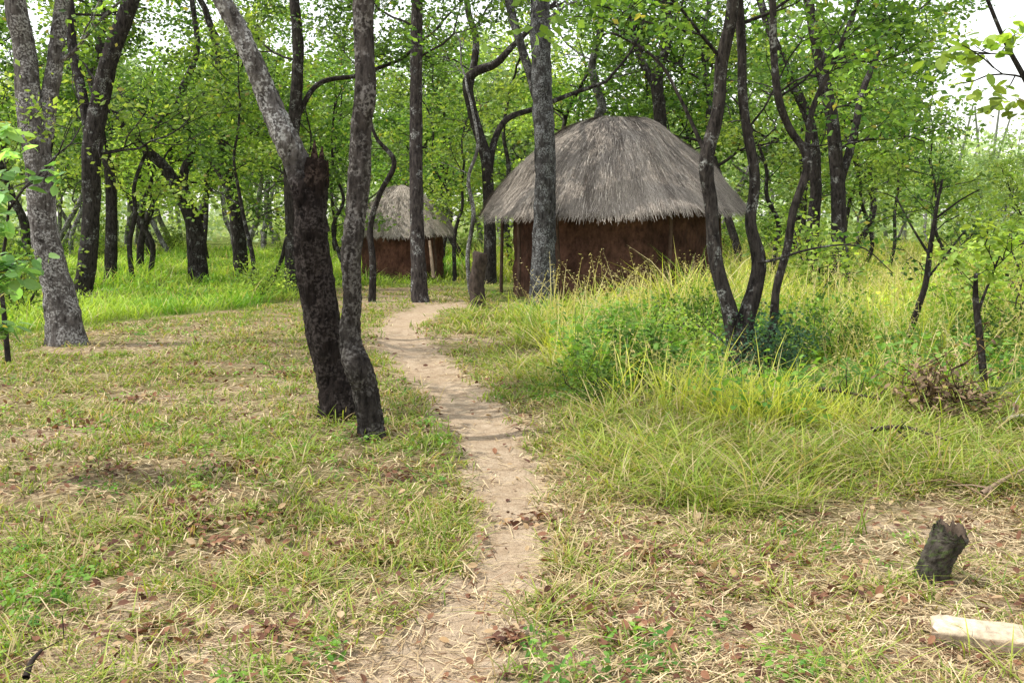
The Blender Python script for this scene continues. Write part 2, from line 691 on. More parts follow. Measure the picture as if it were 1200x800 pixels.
gcol = lerpc((.15, .26, .03), (.46, .52, .10), rng.rand(n))
dry = rng.rand(n) < .3
gcol[dry] = lerpc((.46, .36, .18), (.64, .54, .31), rng.rand(dry.sum()))
g = G()
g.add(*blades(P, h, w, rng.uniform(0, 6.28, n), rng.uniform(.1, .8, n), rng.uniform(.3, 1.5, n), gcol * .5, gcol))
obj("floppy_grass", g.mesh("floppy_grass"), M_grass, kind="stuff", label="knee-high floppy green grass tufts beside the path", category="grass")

# tall grass
rng = np.random.RandomState(22)
g = G()
x, y = samp(19000, 4.5, 52, rng, .60, 2)
inR = inpoly(x, y, Z_tallR)
inL = inpoly(x, y, Z_tallL)
inB = y > 24
lz = low_zone(x, y)
keep = (inR | inL | inB) & (path_q(x, y) > 1.3) & hut_clear(x, y) & (vn(x, y, .7, 15) + rng.rand(len(x)) * .7 > .56 + .25 * (1 - lz))
x, y, inR = x[keep], y[keep], inR[keep]
per = 13
tx, ty = tufts(x, y, per, .05 + .006 * y, rng)
n = len(tx)
R_ = np.repeat(inR, per)
patch = vn(tx, ty, 1.3, 16)
hscale = np.repeat(rng.uniform(.5, 1.35, len(x)), per) * (.35 + 1.2 * patch ** 1.7)
h = np.where(R_, .78, .42) * hscale * rng.uniform(.5, 1.25, n)
h *= np.where(R_, np.clip(.5 + (ty - 7.5) * .08, .42, .95), 1) * low_zone(tx, ty)
w = .004 + .00075 * ty
P = np.stack([tx, ty, HH(tx, ty) - .01], 1)
tone = np.clip(vn(tx, ty, .9, 17) * 1.3 + rng.rand(n) * .5 - .42, 0, 1)
gR = lerpc((.14, .28, .025), (.74, .76, .15), tone)
gL = lerpc((.16, .36, .03), (.54, .70, .11), tone)
gcol = np.where(R_[:, None], gR, gL)
dry = rng.rand(n) < np.where(R_, .18, .07)
gcol[dry] = lerpc((.58, .48, .21), (.74, .66, .38), rng.rand(dry.sum()))
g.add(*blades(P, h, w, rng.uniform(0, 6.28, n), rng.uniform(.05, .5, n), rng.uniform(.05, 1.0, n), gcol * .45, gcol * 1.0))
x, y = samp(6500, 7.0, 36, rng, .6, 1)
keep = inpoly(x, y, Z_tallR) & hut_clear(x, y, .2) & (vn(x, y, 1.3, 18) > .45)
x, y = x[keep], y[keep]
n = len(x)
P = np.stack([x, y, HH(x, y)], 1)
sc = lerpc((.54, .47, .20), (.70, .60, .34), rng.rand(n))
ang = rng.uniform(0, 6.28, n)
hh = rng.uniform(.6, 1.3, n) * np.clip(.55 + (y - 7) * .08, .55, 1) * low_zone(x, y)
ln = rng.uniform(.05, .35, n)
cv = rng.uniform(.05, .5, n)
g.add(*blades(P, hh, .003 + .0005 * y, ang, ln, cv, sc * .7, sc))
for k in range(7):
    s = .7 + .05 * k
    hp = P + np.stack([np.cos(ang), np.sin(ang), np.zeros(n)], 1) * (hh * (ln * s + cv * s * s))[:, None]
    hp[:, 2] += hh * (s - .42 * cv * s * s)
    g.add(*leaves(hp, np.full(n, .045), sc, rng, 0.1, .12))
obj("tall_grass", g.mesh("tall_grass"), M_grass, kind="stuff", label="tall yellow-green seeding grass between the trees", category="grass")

# straw litter
rng = np.random.RandomState(23)
x, y = samp(110000, 2.5, 16, rng)
q = path_q(x, y)
pr = np.where(q < 1.0, .07 + .45 * q ** 2, np.clip(.55 + .8 * (vn(x, y, .5, 19) - .4), .1, 1)) * np.where(x > .1, 1.0, .6)
pr = np.where((y < 4.4) & (q < 1), np.maximum(pr, .35), pr)
keep = (rng.rand(len(x)) < pr) & ~inpoly(x, y, Z_tallL)
x, y = x[keep], y[keep]
n = len(x)
P = np.stack([x, y, HH(x, y) + rng.uniform(.006, .03, n) * np.where(path_q(x, y) < 1, .6, 1)], 1)
cc = lerpc((.30, .21, .115), (.68, .56, .36), rng.rand(n) ** .9)
br = rng.rand(n) < .25
cc[br] = lerpc((.11, .06, .035), (.26, .15, .08), rng.rand(br.sum()))
angf = vn(x, y, .7, 20) * 9 + rng.normal(0, .8, n)
g = G()
g.add(*strips(P, rng.gamma(2.5, .035, n) + .02, .0022 + .0007 * y * rng.uniform(.6, 1.3, n), angf, rng.normal(.0, .22, n), cc))
obj("straw_litter", g.mesh("straw_litter"), M_straw, kind="stuff", label="cut dry grass stalks strewn over the bare soil", category="straw")

# fallen leaves
cl = [(280, 545, .22), (265, 550, .2), (125, 550, .25), (235, 615, .22), (215, 610, .15), (330, 742, .16), (320, 600, .2), (180, 740, .2), (620, 605, .15), (210, 590, .2),
      (740, 660, .3), (780, 650, .2), (600, 750, .1), (680, 720, .25), (270, 635, .15), (120, 640, .3), (160, 470, .3), (330, 440, .3), (90, 500, .4), (900, 660, .3), (470, 560, .2), (420, 640, .2),
      (740, 745, .15), (850, 690, .2), (1000, 700, .25), (300, 410, .5), (240, 440, .5)]
lx, ly = [], []
for (a_, b_, r_) in cl:
    cx, cy = gp(a_, b_)
    k = 60
    lx += list(cx + rng.normal(0, r_ * .5, k))
    ly += list(cy + rng.normal(0, r_ * .4, k))
x, y = samp(6500, 2.6, 15, rng)
kp = (path_q(x, y) > .75) | (rng.rand(len(x)) < .2)
x = np.r_[np.array(lx), x[kp]]
y = np.r_[np.array(ly), y[kp]]
n = len(x)
P = np.stack([x, y, HH(x, y) + rng.uniform(.012, .045, n)], 1)
cc = lerpc((.07, .03, .022), (.24, .115, .065), rng.rand(n))
k3 = rng.rand(n) < .22
cc[k3] = lerpc((.34, .22, .11), (.44, .33, .21), rng.rand(k3.sum()))
g = G()
g.add(*oval_leaves(P, .040 + .0015 * y, cc, rng, .0, .3))
obj("fallen_leaves", g.mesh("fallen_leaves"), M_dead, kind="stuff", label="dry brown and reddish fallen leaves on the ground", category="leaves")

# broad-leaved weeds
rng = np.random.RandomState(24)
spots = [(700, 440, .6, 90), (690, 465, .4, 60), (740, 425, .6, 80), (790, 445, .5, 60), (850, 570, .25, 30), (780, 550, .2, 16), (20, 700, .2, 12), (55, 690, .15, 6), (10, 745, .15, 6), (130, 490, .5, 18), (215, 390, .6, 26),
         (890, 430, .3, 70), (650, 450, .4, 40), (590, 372, .6, 24), (560, 550, .06, 4), (950, 470, .4, 40), (470, 495, .25, 8), (490, 520, .2, 6), (1020, 640, .3, 6), (1170, 470, .3, 24), (1080, 440, .5, 40), (840, 400, .7, 50), (1000, 400, .8, 60), (730, 395, .6, 50), (920, 510, .3, 24), (1120, 400, .8, 50), (1040, 460, .5, 40)]
g = G()
cx, cy = [], []
for (a_, b_, r_, k) in spots:
    x0, y0 = gp(a_, b_)
    cx += list(x0 + rng.normal(0, r_ * .7, k))
    cy += list(y0 + rng.normal(0, r_ * .9, k))
x, y = samp(1700, 3, 22, rng)
kk = (path_q(x, y) > 1.3) & (vn(x, y, 1.0, 31) > .5)
cx = np.r_[np.array(cx), x[kk]]
cy = np.r_[np.array(cy), y[kk]]
tall = inpoly(cx, cy, Z_tallR) | inpoly(cx, cy, Z_tallL)
hgt = np.where(tall, rng.uniform(.2, .65, len(cx)) * low_zone(cx, cy), rng.uniform(.03, .09, len(cx)))
ok = (path_q(cx, cy) > 1.0) & hut_clear(cx, cy, .1)
cx, cy, hgt, tall = cx[ok], cy[ok], hgt[ok], tall[ok]
per = 15
X = np.repeat(cx, per) + rng.normal(0, .05, len(cx) * per) * np.where(np.repeat(tall, per), 1.6, .7)
Y = np.repeat(cy, per) + rng.normal(0, .05, len(cx) * per) * np.where(np.repeat(tall, per), 1.6, .7)
Z = HH(X, Y) + np.repeat(hgt, per) * rng.uniform(.15, 1, len(X))
tone = np.repeat(rng.rand(len(cx)), per)
cc = lerpc((.05, .14, .025), (.20, .34, .065), tone) * rng.uniform(.8, 1.2, len(X))[:, None]
g.add(*oval_leaves(np.stack([X, Y, Z], 1), np.where(np.repeat(tall, per), .085, .034), cc, rng, .1, .26))
for i in range(len(cx)):
    if tall[i]:
        V, Q, T, C = tube([[cx[i], cy[i], 0], [cx[i] + .01, cy[i], hgt[i] * .5], [cx[i], cy[i] + .01, hgt[i]]], [.004, .003, .002], 4, (.14, .2, .07))
        g.add(V, Q, T, C)
obj("broadleaf_weeds", g.mesh("broadleaf_weeds"), M_leaf, kind="stuff", label="low broad-leaved green weeds among the grass", category="weeds")


# ------------------------------------------------------------------ trees
UP = np.array([0, 0, 1.0])


class Tree:
    def __init__(s, seed):
        s.r = np.random.RandomState(seed)
        s.g = G()
        s.ends = []
        s.tint = np.array([1.0, 1.0, 1.0])

    def limb(s, pts, rad, sides=8, rough=.05, tint=None):
        s.g.add(*tube(pts, rad, sides, s.tint if tint is None else tint, rough, s.r.randint(99999)))

    def grow(s, p, d, L, r, depth, up=.06, wander=.22, kids=(3, 5)):
        n = max(4, int(L / .28))
        d = d / np.linalg.norm(d)
        pts, ds = [np.array(p, float)], [d]
        for i in range(n):
            d = d + s.r.normal(0, wander, 3) + UP * up
            d = d / np.linalg.norm(d)
            pts.append(pts[-1] + d * L / n)
            ds.append(d)
        rad = r * np.linspace(1, .4, n + 1)
        s.limb(pts, rad, 8 if r > .05 else (6 if r > .02 else 4), .04)
        if depth > 0:
            k = s.r.randint(kids[0], kids[1] + 1)
            for j in range(k):
                t = .3 + .7 * (j + s.r.rand() * .8) / k
                i = min(n, int(t * n))
                dd = ds[i] * .7 + nrm(s.r.normal(0, 1, 3)) * .8
                dd[2] = dd[2] * .7 + .05
                s.grow(pts[i], dd, L * s.r.uniform(.5, .75), max(rad[i] * .6, .006), depth - 1, up, wander, kids)
        else:
            for i in range(max(1, n // 2), n + 1):
                s.ends.append(pts[i])

    def crown(s, per, sig, size, cols, flat=.6, oval=False, wr=.34, drop=0.0):
        if not s.ends:
            return None
        E = np.array(s.ends)
        if drop > 0:
            m = vn(E[:, 0] + E[:, 2] * .7, E[:, 1] + E[:, 2] * .9, .9, s.r.randint(50)) > drop
            E = E[m]
        n = len(E)
        tone = np.clip(s.r.normal(.42, .3, n), 0, 1)
        br = np.exp(s.r.normal(0, .25, n))
        P = np.repeat(E, per, 0) + s.r.normal(0, 1, (n * per, 3)) * np.array([sig, sig, sig * flat])
        C = lerpc(cols[0], cols[1], np.clip(np.repeat(tone, per) + s.r.normal(0, .12, n * per), 0, 1)) * np.repeat(br, per)[:, None]
        yl = s.r.rand(n * per) < .015
        C[yl] = (.32, .28, .08)
        g = G()
        fn = oval_leaves if oval else leaves
        g.add(*fn(P, size, C, s.r, .25, wr))
        return g


LC_mid = ((.045, .105, .02), (.19, .30, .06))
LC_dark = ((.03, .075, .02), (.11, .19, .055))
LC_light = ((.14, .24, .045), (.37, .46, .11))
LC_far_haze = ((.17, .27, .09), (.36, .45, .19))  # far trees: distance haze painted in as paler green
LC_painted_haze = ((.33, .43, .25), (.50, .59, .37))  # farthest wood: stronger haze painted into the leaf colour


def place_tree(T, base, name, label, mat, cat="tree", crown=None, leafmat=None, group=None, cname="crown", tname="trunk"):
    kw = dict(label=label, category=cat)
    if group:
        kw["group"] = group
    e = empty(name, tuple(base), **kw)
    obj(tname, T.g.mesh(tname, base, True), mat, e)
    if crown is not None:
        obj(cname, crown.mesh(cname, base), leafmat or M_leaf, e)
    return e


def traced(seed, stems, label, mat, tints=None, grow=(), crown=(22, .2, .115), cols=LC_mid, sides=18, rough=.06, name="tree", tip=True, Y=None, dys=None, extra=None, oval=False, step=.09):
    T = Tree(seed)
    bx, by = gp(stems[0][0][0], stems[0][0][1])
    if Y is not None:
        by = Y
    b0, _ = pp(stems[0][0][0], stems[0][0][1], by)
    base = np.array([b0[0], by, hz(b0[0], by)])
    paths = []
    for k, st in enumerate(stems):
        dy = 0 if dys is None else dys[k]
        raw = []
        for i, (a_, b_, w_) in enumerate(st):
            yy = by + dy * (i / max(1, len(st) - 1))
            p, m = pp(a_, b_, yy)
            raw.append([p[0], p[1] + (T.r.normal(0, .02) if i else 0), p[2], w_ * m / 2])
        raw = np.array(raw)
        if k == 0:
            f = raw[0].copy()
            f[2] = min(f[2], base[2]) - .15
            f[3] *= 1.3
            raw[0][2] = base[2] + .08
            raw = np.vstack([f, raw])
        L = np.linalg.norm(np.diff(raw[:, :3], axis=0), axis=1).mean()
        c = catmull(raw, max(2, int(L / step)))
        c[:, 3] = np.maximum(c[:, 3], .004)
        t = None if tints is None else tints[k]
        if callable(t):
            t = np.array([t(z) for z in c[:, 2]])
        T.limb(c[:, :3], c[:, 3], sides if c[:, 3].mean() > .03 else 8, rough, t)
        paths.append(c)
        if tip and c[-1, 3] > .006 and (tip is True or k in tip):
            T.grow(c[-1, :3], c[-1, :3] - c[-3, :3], 1.8 + 10 * c[-1, 3], c[-1, 3], 2)
    for (k, t, dx, dyy, dz, L, r, depth) in grow:
        c = paths[k]
        i = min(len(c) - 1, int(t * (len(c) - 1)))
        T.grow(c[i, :3], np.array([dx, dyy, dz], float), L, r, depth)
    if extra:
        extra(T, by)
    cr = T.crown(crown[0], crown[1], crown[2], cols, oval=oval) if crown else None
    return place_tree(T, base, name, label, mat, crown=cr)


traced(1, [[(78, 405, 46), (66, 340, 36), (52, 270, 31), (46, 200, 31), (36, 130, 28), (28, 60, 25), (20, 0, 24), (10, -120, 22), (30, -300, 16)],
           [(46, 180, 22), (56, 120, 20), (66, 60, 18), (74, 0, 17), (96, -120, 15), (120, -300, 12)]],
       "thick pale grey forked tree at the grassy clearing edge", M_barkg, tints=[np.array([.85, .82, .82])] * 2, rough=.08, grow=[(1, .35, .8, -.4, .25, 1.4, .03, 1), (0, .85, .5, -.8, .2, 2, .04, 2)], dys=[0, .4], crown=(20, .17, .095))
traced(2, [[(97, 350, 24), (103, 300, 21), (107, 240, 20), (108, 180, 22), (116, 120, 22), (132, 60, 20), (154, 0, 18), (190, -120, 16), (200, -260, 12)],
           [(108, 190, 12), (98, 120, 12), (84, 60, 11), (80, 0, 11), (60, -120, 9)]],
       "dark leaning tree with a curved trunk in green grass", M_bark, grow=[(0, .45, .9, 0, .3, 2.4, .03, 2), (0, .6, -.8, .2, .3, 2.2, .03, 2), (1, .7, .8, .2, .3, 1.8, .03, 2)], dys=[0, .6])


def char_t(z):
    f = min(1, max(0, (z - 1.75) / .2))
    return np.array([.14, .115, .11]) * (1 - f) + np.array([.17, .12, .10]) * f


def jag(T, by):
    for (x0, y0, x1, y1, w0) in [(360, 196, 358, 180, 11), (367, 194, 368, 164, 13), (375, 196, 377, 171, 11), (381, 200, 385, 188, 8)]:
        p, m = pp(x0, y0 + 14, by)
        q_, m2 = pp(x1, y1, by)
        o = T.r.normal(0, .02)
        p[1] += o
        q_[1] += o
        T.limb([p, (p + q_) / 2, q_], [w0 * m / 2, w0 * m / 2.6, .006], 7, .12, np.array([.24, .15, .12]))


def limb_t(z):
    f = min(1, max(0, (z - 1.85) / .35))
    return np.array([.15, .12, .115]) * (1 - f) + np.array([1.1, 1.08, 1.08]) * f


traced(3, [[(399, 488, 54), (391, 440, 43), (380, 390, 40), (372, 330, 38), (366, 270, 36), (365, 232, 36), (369, 202, 31), (371, 186, 23)],
           [(372, 275, 28), (360, 235, 33), (348, 195, 32), (334, 160, 29), (314, 115, 26), (297, 70, 22), (278, 30, 20), (258, -5, 19), (225, -90, 17), (200, -240, 13)]],
       "broken tree with charred black trunk and one pale living limb", M_barkg, tints=[char_t, limb_t], sides=32, rough=.10,
       extra=jag, tip=[1], dys=[0, -.1], step=.03, grow=[(1, .85, -.5, .5, .6, 1.6, .03, 2)])
traced(4, [[(435, 512, 31), (433, 480, 30), (427, 452, 31), (419, 428, 33), (410, 398, 25), (413, 350, 22), (412, 300, 24), (418, 250, 24), (421, 205, 27), (424, 150, 24), (429, 110, 25), (427, 50, 23), (427, -10, 23), (430, -150, 20), (420, -330, 14)]],
       "tall slender tree with black flecked bark beside the path", M_barkg, tints=[lambda z: np.array([.26, .24, .23]) * (1 + .8 * min(1, z / 3))], sides=28, rough=.10, step=.03, grow=[(0, .88, .6, .6, .5, 1.8, .03, 2)])
traced(5, [[(492, 354, 21), (490, 300, 17), (488, 230, 16), (487, 150, 15), (488, 70, 14), (489, 0, 13), (492, -150, 11)]],
       "straight thin grey tree standing in front of the small hut", M_bark, grow=[(0, .72, .8, 0, .4, 2.0, .025, 2), (0, .8, -.8, .2, .4, 2.0, .025, 2)], tints=[np.array([1.5, 1.5, 1.55])])
traced(6, [[(637, 358, 38), (637, 320, 29), (639, 260, 26), (639, 190, 25), (636, 120, 24), (634, 60, 23), (634, 0, 22), (640, -150, 18)],
           [(638, 150, 9), (622, 90, 10), (608, 45, 10), (596, 0, 10), (580, -90, 9)]],
       "tall straight grey tree close in front of the thatched hut", M_barkg, tints=[np.array([.45, .46, .48]), np.array([.4, .4, .4])], rough=.08, grow=[(0, .82, .8, .5, .4, 2.2, .03, 2), (0, .88, -.8, -.3, .4, 2.2, .03, 2)], dys=[0, .6])
traced(7, [[(872, 440, 42), (866, 408, 27), (854, 360, 18), (838, 300, 16), (834, 245, 15), (827, 190, 17), (841, 130, 15), (846, 70, 15), (858, 0, 14), (860, -140, 12)],
           [(869, 420, 26), (874, 375, 20), (890, 315, 17), (880, 262, 13), (884, 205, 12), (871, 125, 11), (871, 50, 11), (866, -20, 11), (880, -120, 9)],
           [(880, 428, 15), (904, 390, 10), (910, 335, 9.5), (923, 290, 9.5), (930, 245, 9.5), (946, 190, 10), (926, 150, 9), (911, 115, 9), (907, 60, 8), (905, 0, 8), (890, -100, 7)],
           [(944, 190, 8), (952, 130, 7), (976, 75, 6), (1000, 15, 5), (1030, -60, 5)],
           [(888, 308, 4.5), (912, 303, 3.4), (945, 293, 2.8), (985, 287, 2.2), (1015, 292, 1.8), (1045, 320, 1)],
           [(829, 185, 6), (800, 120, 4), (770, 70, 3.5), (720, 40, 3), (700, 45, 2)]],
       "dark multi-stemmed tree rising from tall yellow grass", M_bark, tints=[np.array([1.3, 1.3, 1.3])] * 6,
       grow=[(0, .8, -.7, -.4, .4, 1.3, .02, 2), (1, .6, .6, .3, .4, 1.1, .012, 1), (1, .8, .7, .3, .3, 1.3, .02, 2), (2, .7, .8, .2, .3, 1.2, .012, 2), (3, .5, .8, .2, .2, 1.1, .01, 2), (2, .55, .9, .3, .15, .8, .008, 1),
             (4, .6, .5, .2, -.1, .6, .005, 0), (5, .6, -.3, .3, .5, .7, .006, 1)],
       crown=(13, .15, .085), dys=[0, .1, -.2, .2, -.3, .6], tip=[0, 1, 2, 3], cols=LC_mid, rough=.10)
traced(8, [[(988, 330, 22), (984, 280, 18), (982, 210, 17), (974, 140, 15), (962, 80, 14), (950, 20, 12), (940, -60, 10)],
           [(983, 220, 10), (1000, 160, 9), (1010, 110, 8), (1030, 60, 6)]],
       "dark trunk tree standing behind the tall grass", M_bark, Y=20, grow=[(0, .5, .8, 0, .3, 1.8, .03, 2), (0, .7, -.8, .2, .3, 2, .03, 2)], dys=[0, .8])
traced(9, [[(955, 330, 16), (952, 280, 14), (956, 220, 13), (950, 150, 12), (925, 90, 11), (900, 30, 9), (880, -40, 8)]],
       "slim dark tree standing behind the tall grass", M_bark, Y=22, grow=[(0, .6, .8, 0, .3, 2.0, .03, 2)])
traced(10, [[(574, 322, 17), (574, 270, 14), (572, 220, 13), (568, 180, 13), (556, 140, 12), (548, 100, 12), (556, 85, 11), (580, 75, 9), (600, 55, 7), (620, 35, 6)],
            [(572, 215, 9), (578, 170, 8), (594, 140, 7), (630, 126, 6), (670, 110, 5), (710, 96, 4)],
            [(550, 105, 9), (558, 50, 8), (548, 10, 7), (540, -60, 6)]],
       "crooked tree with twisting dark limbs between the huts", M_bark, Y=25, grow=[(0, .7, -.8, .2, .3, 1.8, .03, 2), (2, .5, .8, .2, .3, 2.0, .03, 2), (2, .8, .3, .2, .6, 2.0, .03, 2)], dys=[0, 1, .6])
traced(11, [[(342, 328, 19), (342, 270, 16), (340, 200, 15), (346, 130, 14), (350, 60, 13), (345, 0, 12), (340, -90, 9)],
            [(342, 150, 7), (372, 100, 6), (420, 88, 5), (470, 70, 4)]],
       "dark straight tree behind the charred trunk", M_bark, Y=22, grow=[(0, .7, -.8, 0, .3, 2.2, .03, 2), (1, .7, .1, .1, .8, 1.6, .02, 2)], dys=[0, .5])
traced(12, [[(232, 300, 24), (226, 260, 19), (210, 225, 16), (192, 195, 13), (160, 165, 10), (135, 135, 8)],
            [(226, 262, 12), (215, 210, 11), (224, 170, 10), (210, 120, 9), (230, 60, 7), (225, 0, 6)]],
       "thick curved dark tree in bright green grass", M_bark, Y=25, grow=[(0, .7, .2, .2, .8, 2.0, .03, 2), (1, .6, .8, .2, .3, 2.0, .03, 2), (1, .4, .6, -.5, .3, 1.8, .02, 2)], dys=[0, .6])
traced(13, [[(282, 300, 18), (278, 260, 16), (268, 215, 14), (262, 170, 12), (250, 130, 11), (256, 70, 9), (240, 10, 7)],
            [(270, 225, 10), (250, 190, 9), (222, 160, 7), (180, 140, 5)]],
       "dark forked tree in bright green grass", M_bark, Y=27, grow=[(0, .6, .8, .2, .3, 2.2, .03, 2), (1, .5, .1, .1, .8, 1.8, .02, 2), (0, .85, .5, .2, .5, 2.0, .03, 2)], dys=[0, .6])
traced(14, [[(128, 300, 16), (130, 250, 13), (128, 200, 12), (118, 160, 11), (112, 110, 10), (120, 40, 8)]],
       "dark thin tree behind the clearing grass", M_bark, Y=24, grow=[(0, .6, .8, .2, .3, 2.2, .03, 2), (0, .7, -.8, .2, .3, 2.2, .03, 2)])
traced(15, [[(436, 352, 9), (437, 310, 8), (434, 265, 7), (446, 225, 6), (462, 190, 6), (440, 160, 4), (430, 120, 3)]],
       "thin crooked sapling beside the small hut", M_bark, Y=19.5, grow=[(0, .8, -.8, .2, .3, .7, .01, 1)], crown=(12, .12, .08))
traced(16, [[(551, 345, 6), (548, 300, 5), (555, 250, 5), (549, 210, 4), (560, 170, 4), (552, 120, 3)]],
       "thin pale sapling next to the worn path", M_barkg, Y=21, grow=[(0, .7, -.8, .2, .3, .7, .01, 1)], crown=(12, .12, .08))
traced(17, [[(776, 260, 18), (774, 150, 15), (770, 90, 14), (782, 40, 13), (776, -20, 11)],
            [(772, 110, 10), (748, 60, 9), (740, 10, 8)]],
       "dark tree rising behind the thatched roof", M_bark, Y=29, grow=[(0, .6, .8, .2, .4, 2.4, .03, 2), (0, .8, -.8, .2, .3, 2.2, .03, 2), (1, .6, -.8, -.2, .3, 2.2, .03, 2)], dys=[0, 1])
traced(18, [[(694, 260, 13), (700, 150, 11), (706, 125, 10), (694, 80, 9), (704, 30, 8), (700, -30, 6)]],
       "pale thin tree rising behind the thatched roof", M_barkg, Y=30, tints=[np.array([.6, .6, .6])], grow=[(0, .6, .8, .2, .4, 2.4, .03, 2), (0, .7, -.8, .2, .3, 2.2, .03, 2)])
traced(19, [[(1064, 425, 9), (1070, 380, 8), (1084, 335, 7), (1090, 290, 6), (1098, 240, 4), (1104, 210, 2.5)],
            [(1090, 300, 3.5), (1068, 265, 2.5), (1050, 230, 2)], [(1098, 255, 3), (1125, 235, 2), (1150, 222, 1.5)], [(1084, 330, 3), (1110, 300, 2.5), (1130, 270, 2)]],
       "spindly half-bare sapling in the tall yellow grass", M_bark, Y=10.5, grow=[(0, .8, -.3, .3, .8, .5, .005, 1), (1, .6, -.6, .2, .5, .4, .004, 1), (3, .5, .6, .2, .4, .4, .004, 1), (0, .6, -.6, .2, .4, .4, .004, 1)], crown=(6, .08, .06), cols=LC_dark, tip=False, dys=[0, .2, -.2, .2])
traced(20, [[(1153, 482, 12), (1154, 440, 9), (1148, 390, 8), (1144, 350, 7), (1141, 320, 4)],
            [(1146, 365, 4), (1160, 330, 3), (1172, 300, 2)]],
       "short dark leaning sapling with a few bright leaves", M_bark, grow=[(1, .9, .3, -.2, .4, .35, .005, 1), (0, .95, -.4, .2, .6, .3, .005, 1), (1, .9, -.3, -.2, .5, .35, .005, 1)], crown=(6, .06, .085), cols=LC_light, tip=False, oval=True)
traced(21, [[(1292, 520, 30), (1270, 420, 24), (1250, 300, 20), (1235, 190, 17), (1212, 120, 8), (1180, 50, 5), (1150, -10, 4)],
            [(1235, 195, 14), (1290, 60, 12), (1310, -100, 10)]],
       "tree with big bright leaves on thin reaching branches", M_bark, grow=[(0, .78, -.5, -.2, .25, .5, .008, 1), (0, .84, -.4, -.3, -.1, .4, .006, 1), (0, .7, -.6, -.3, .0, .4, .008, 1)], crown=(6, .08, .10), cols=LC_light, tip=[1], oval=True, dys=[0, .5])
traced(22, [[(-32, 560, 11), (-30, 480, 9), (-34, 400, 8), (-36, 300, 8), (-30, 200, 7), (-32, 110, 5)]],
       "young sapling with large shiny light green leaves", M_barkg, grow=[(0, .6, .9, -.2, .25, .26, .005, 1), (0, .65, .8, .1, .3, .3, .005, 1), (0, .72, .8, -.1, .3, .34, .005, 1), (0, .8, .9, .2, .2, .34, .005, 1), (0, .88, .8, -.3, .2, .32, .005, 1), (0, .5, .9, .2, .2, .22, .004, 1), (0, .75, -.6, .3, .4, .4, .006, 1)],
       crown=(5, .05, .10), cols=((.12, .25, .08), (.28, .42, .19)), oval=True)
traced(23, [[(8, 404, 7), (4, 370, 6), (1, 330, 5), (4, 300, 4)]],
       "thin dark sapling stem at the clearing edge", M_bark, Y=11, crown=(9, .1, .08), grow=[(0, .7, .8, .1, .3, .4, .005, 1)], cols=LC_light)
for k, (pxx, by_, Yk, top) in enumerate([(300, 335, 22, 150), (318, 330, 24, 200), (155, 320, 24, 150), (176, 315, 28, 180), (410, 330, 26, 170), (520, 318, 30, 160), (533, 320, 26, 190), (505, 318, 31, 140), (600, 300, 30, 120), (905, 320, 24, 170), (930, 315, 27, 120), (1010, 318, 27, 180), (1120, 325, 22, 190), (1040, 320, 26, 150), (60, 320, 24, 100)]):
    rr = np.random.RandomState(300 + k)
    st = []
    w0 = rr.uniform(4, 8)
    xx = pxx
    for i, yy_ in enumerate(np.linspace(by_, top, 6)):
        st.append((xx, yy_, w0 * (1 - .1 * i)))
        xx += rr.normal(0, 7)
    traced(50 + k, [st], "slender young tree in the woodland undergrowth", M_bark, Y=Yk, crown=(18, .22, .13), cols=LC_mid if k % 3 == 1 else LC_light,
           grow=[(0, .5, .8, .2, .4, 1.2, .015, 1), (0, .6, -.8, .2, .4, 1.2, .015, 1), (0, .8, .5, -.6, .4, 1.1, .015, 1), (0, .9, -.6, -.3, .5, 1.1, .015, 1)], sides=8)


# ---- woodland behind: a handful of grown forms, each tree its own object
def variant(seed, Hh, cols, per=17, size=.17, sig=.3, low=.36, bark=None):
    T = Tree(seed)
    n = 9
    p = np.array([0, 0, -.15])
    d = np.array([T.r.normal(0, .15), T.r.normal(0, .15), 1.0])
    pts, ds = [p], [d]
    for i in range(n):
        d = nrm(d + np.array([T.r.normal(0, .2), T.r.normal(0, .2), .18]))
        pts.append(pts[-1] + d * Hh * .78 / n)
        ds.append(d)
    r0 = T.r.uniform(.07, .12) * Hh / 8
    rad = r0 * np.linspace(1.1, .4, n + 1)
    c = catmull(np.column_stack([np.array(pts), rad]), 3)
    T.limb(c[:, :3], c[:, 3], 10, .06)
    nb = 8
    for j in range(nb):
        t = low + (1 - low) * (j + .3) / nb
        i = min(len(c) - 1, int(t * (len(c) - 1)))
        a_ = j * 2.4 + T.r.uniform(-.5, .5)
        T.grow(c[i, :3], np.array([math.cos(a_), math.sin(a_), T.r.uniform(.25, .8)]), Hh * T.r.uniform(.22, .34) * (1.1 - .4 * t), c[i, 3] * .55, 2, kids=(3, 4))
    T.grow(c[-1, :3], UP, Hh * .22, c[-1, 3], 2)
    cr = T.crown(per, sig, size, cols, .55, drop=.28)
    mt = T.g.mesh("trunk", (0, 0, 0), True)
    mt.materials.append(bark or M_bark)
    mc = cr.mesh("crown")
    mc.materials.append(M_leaf if cols is not LC_far_haze and cols is not LC_painted_haze else M_leaf_far)
    return mt, mc


Vm = [variant(100 + i, 8.5, LC_mid, per=12, sig=.24, low=.42) for i in range(5)]
Vl = [variant(110 + i, 7.5, LC_light, per=12, sig=.24, low=.42) for i in range(4)]
Vf = [variant(120 + i, 9, LC_far_haze, per=9, size=.24, sig=.32, low=.35, bark=M_barkg) for i in range(4)]  # far forms: pale leaves and grey bark stand in for haze
LBL = {"m": "woodland tree with dark crooked trunk and green crown", "l": "woodland tree with light yellow-green airy crown", "f": "pale green tree deep in the woodland, haze painted into its colour"}
rr = np.random.RandomState(78)
placed = []
cnt = 0


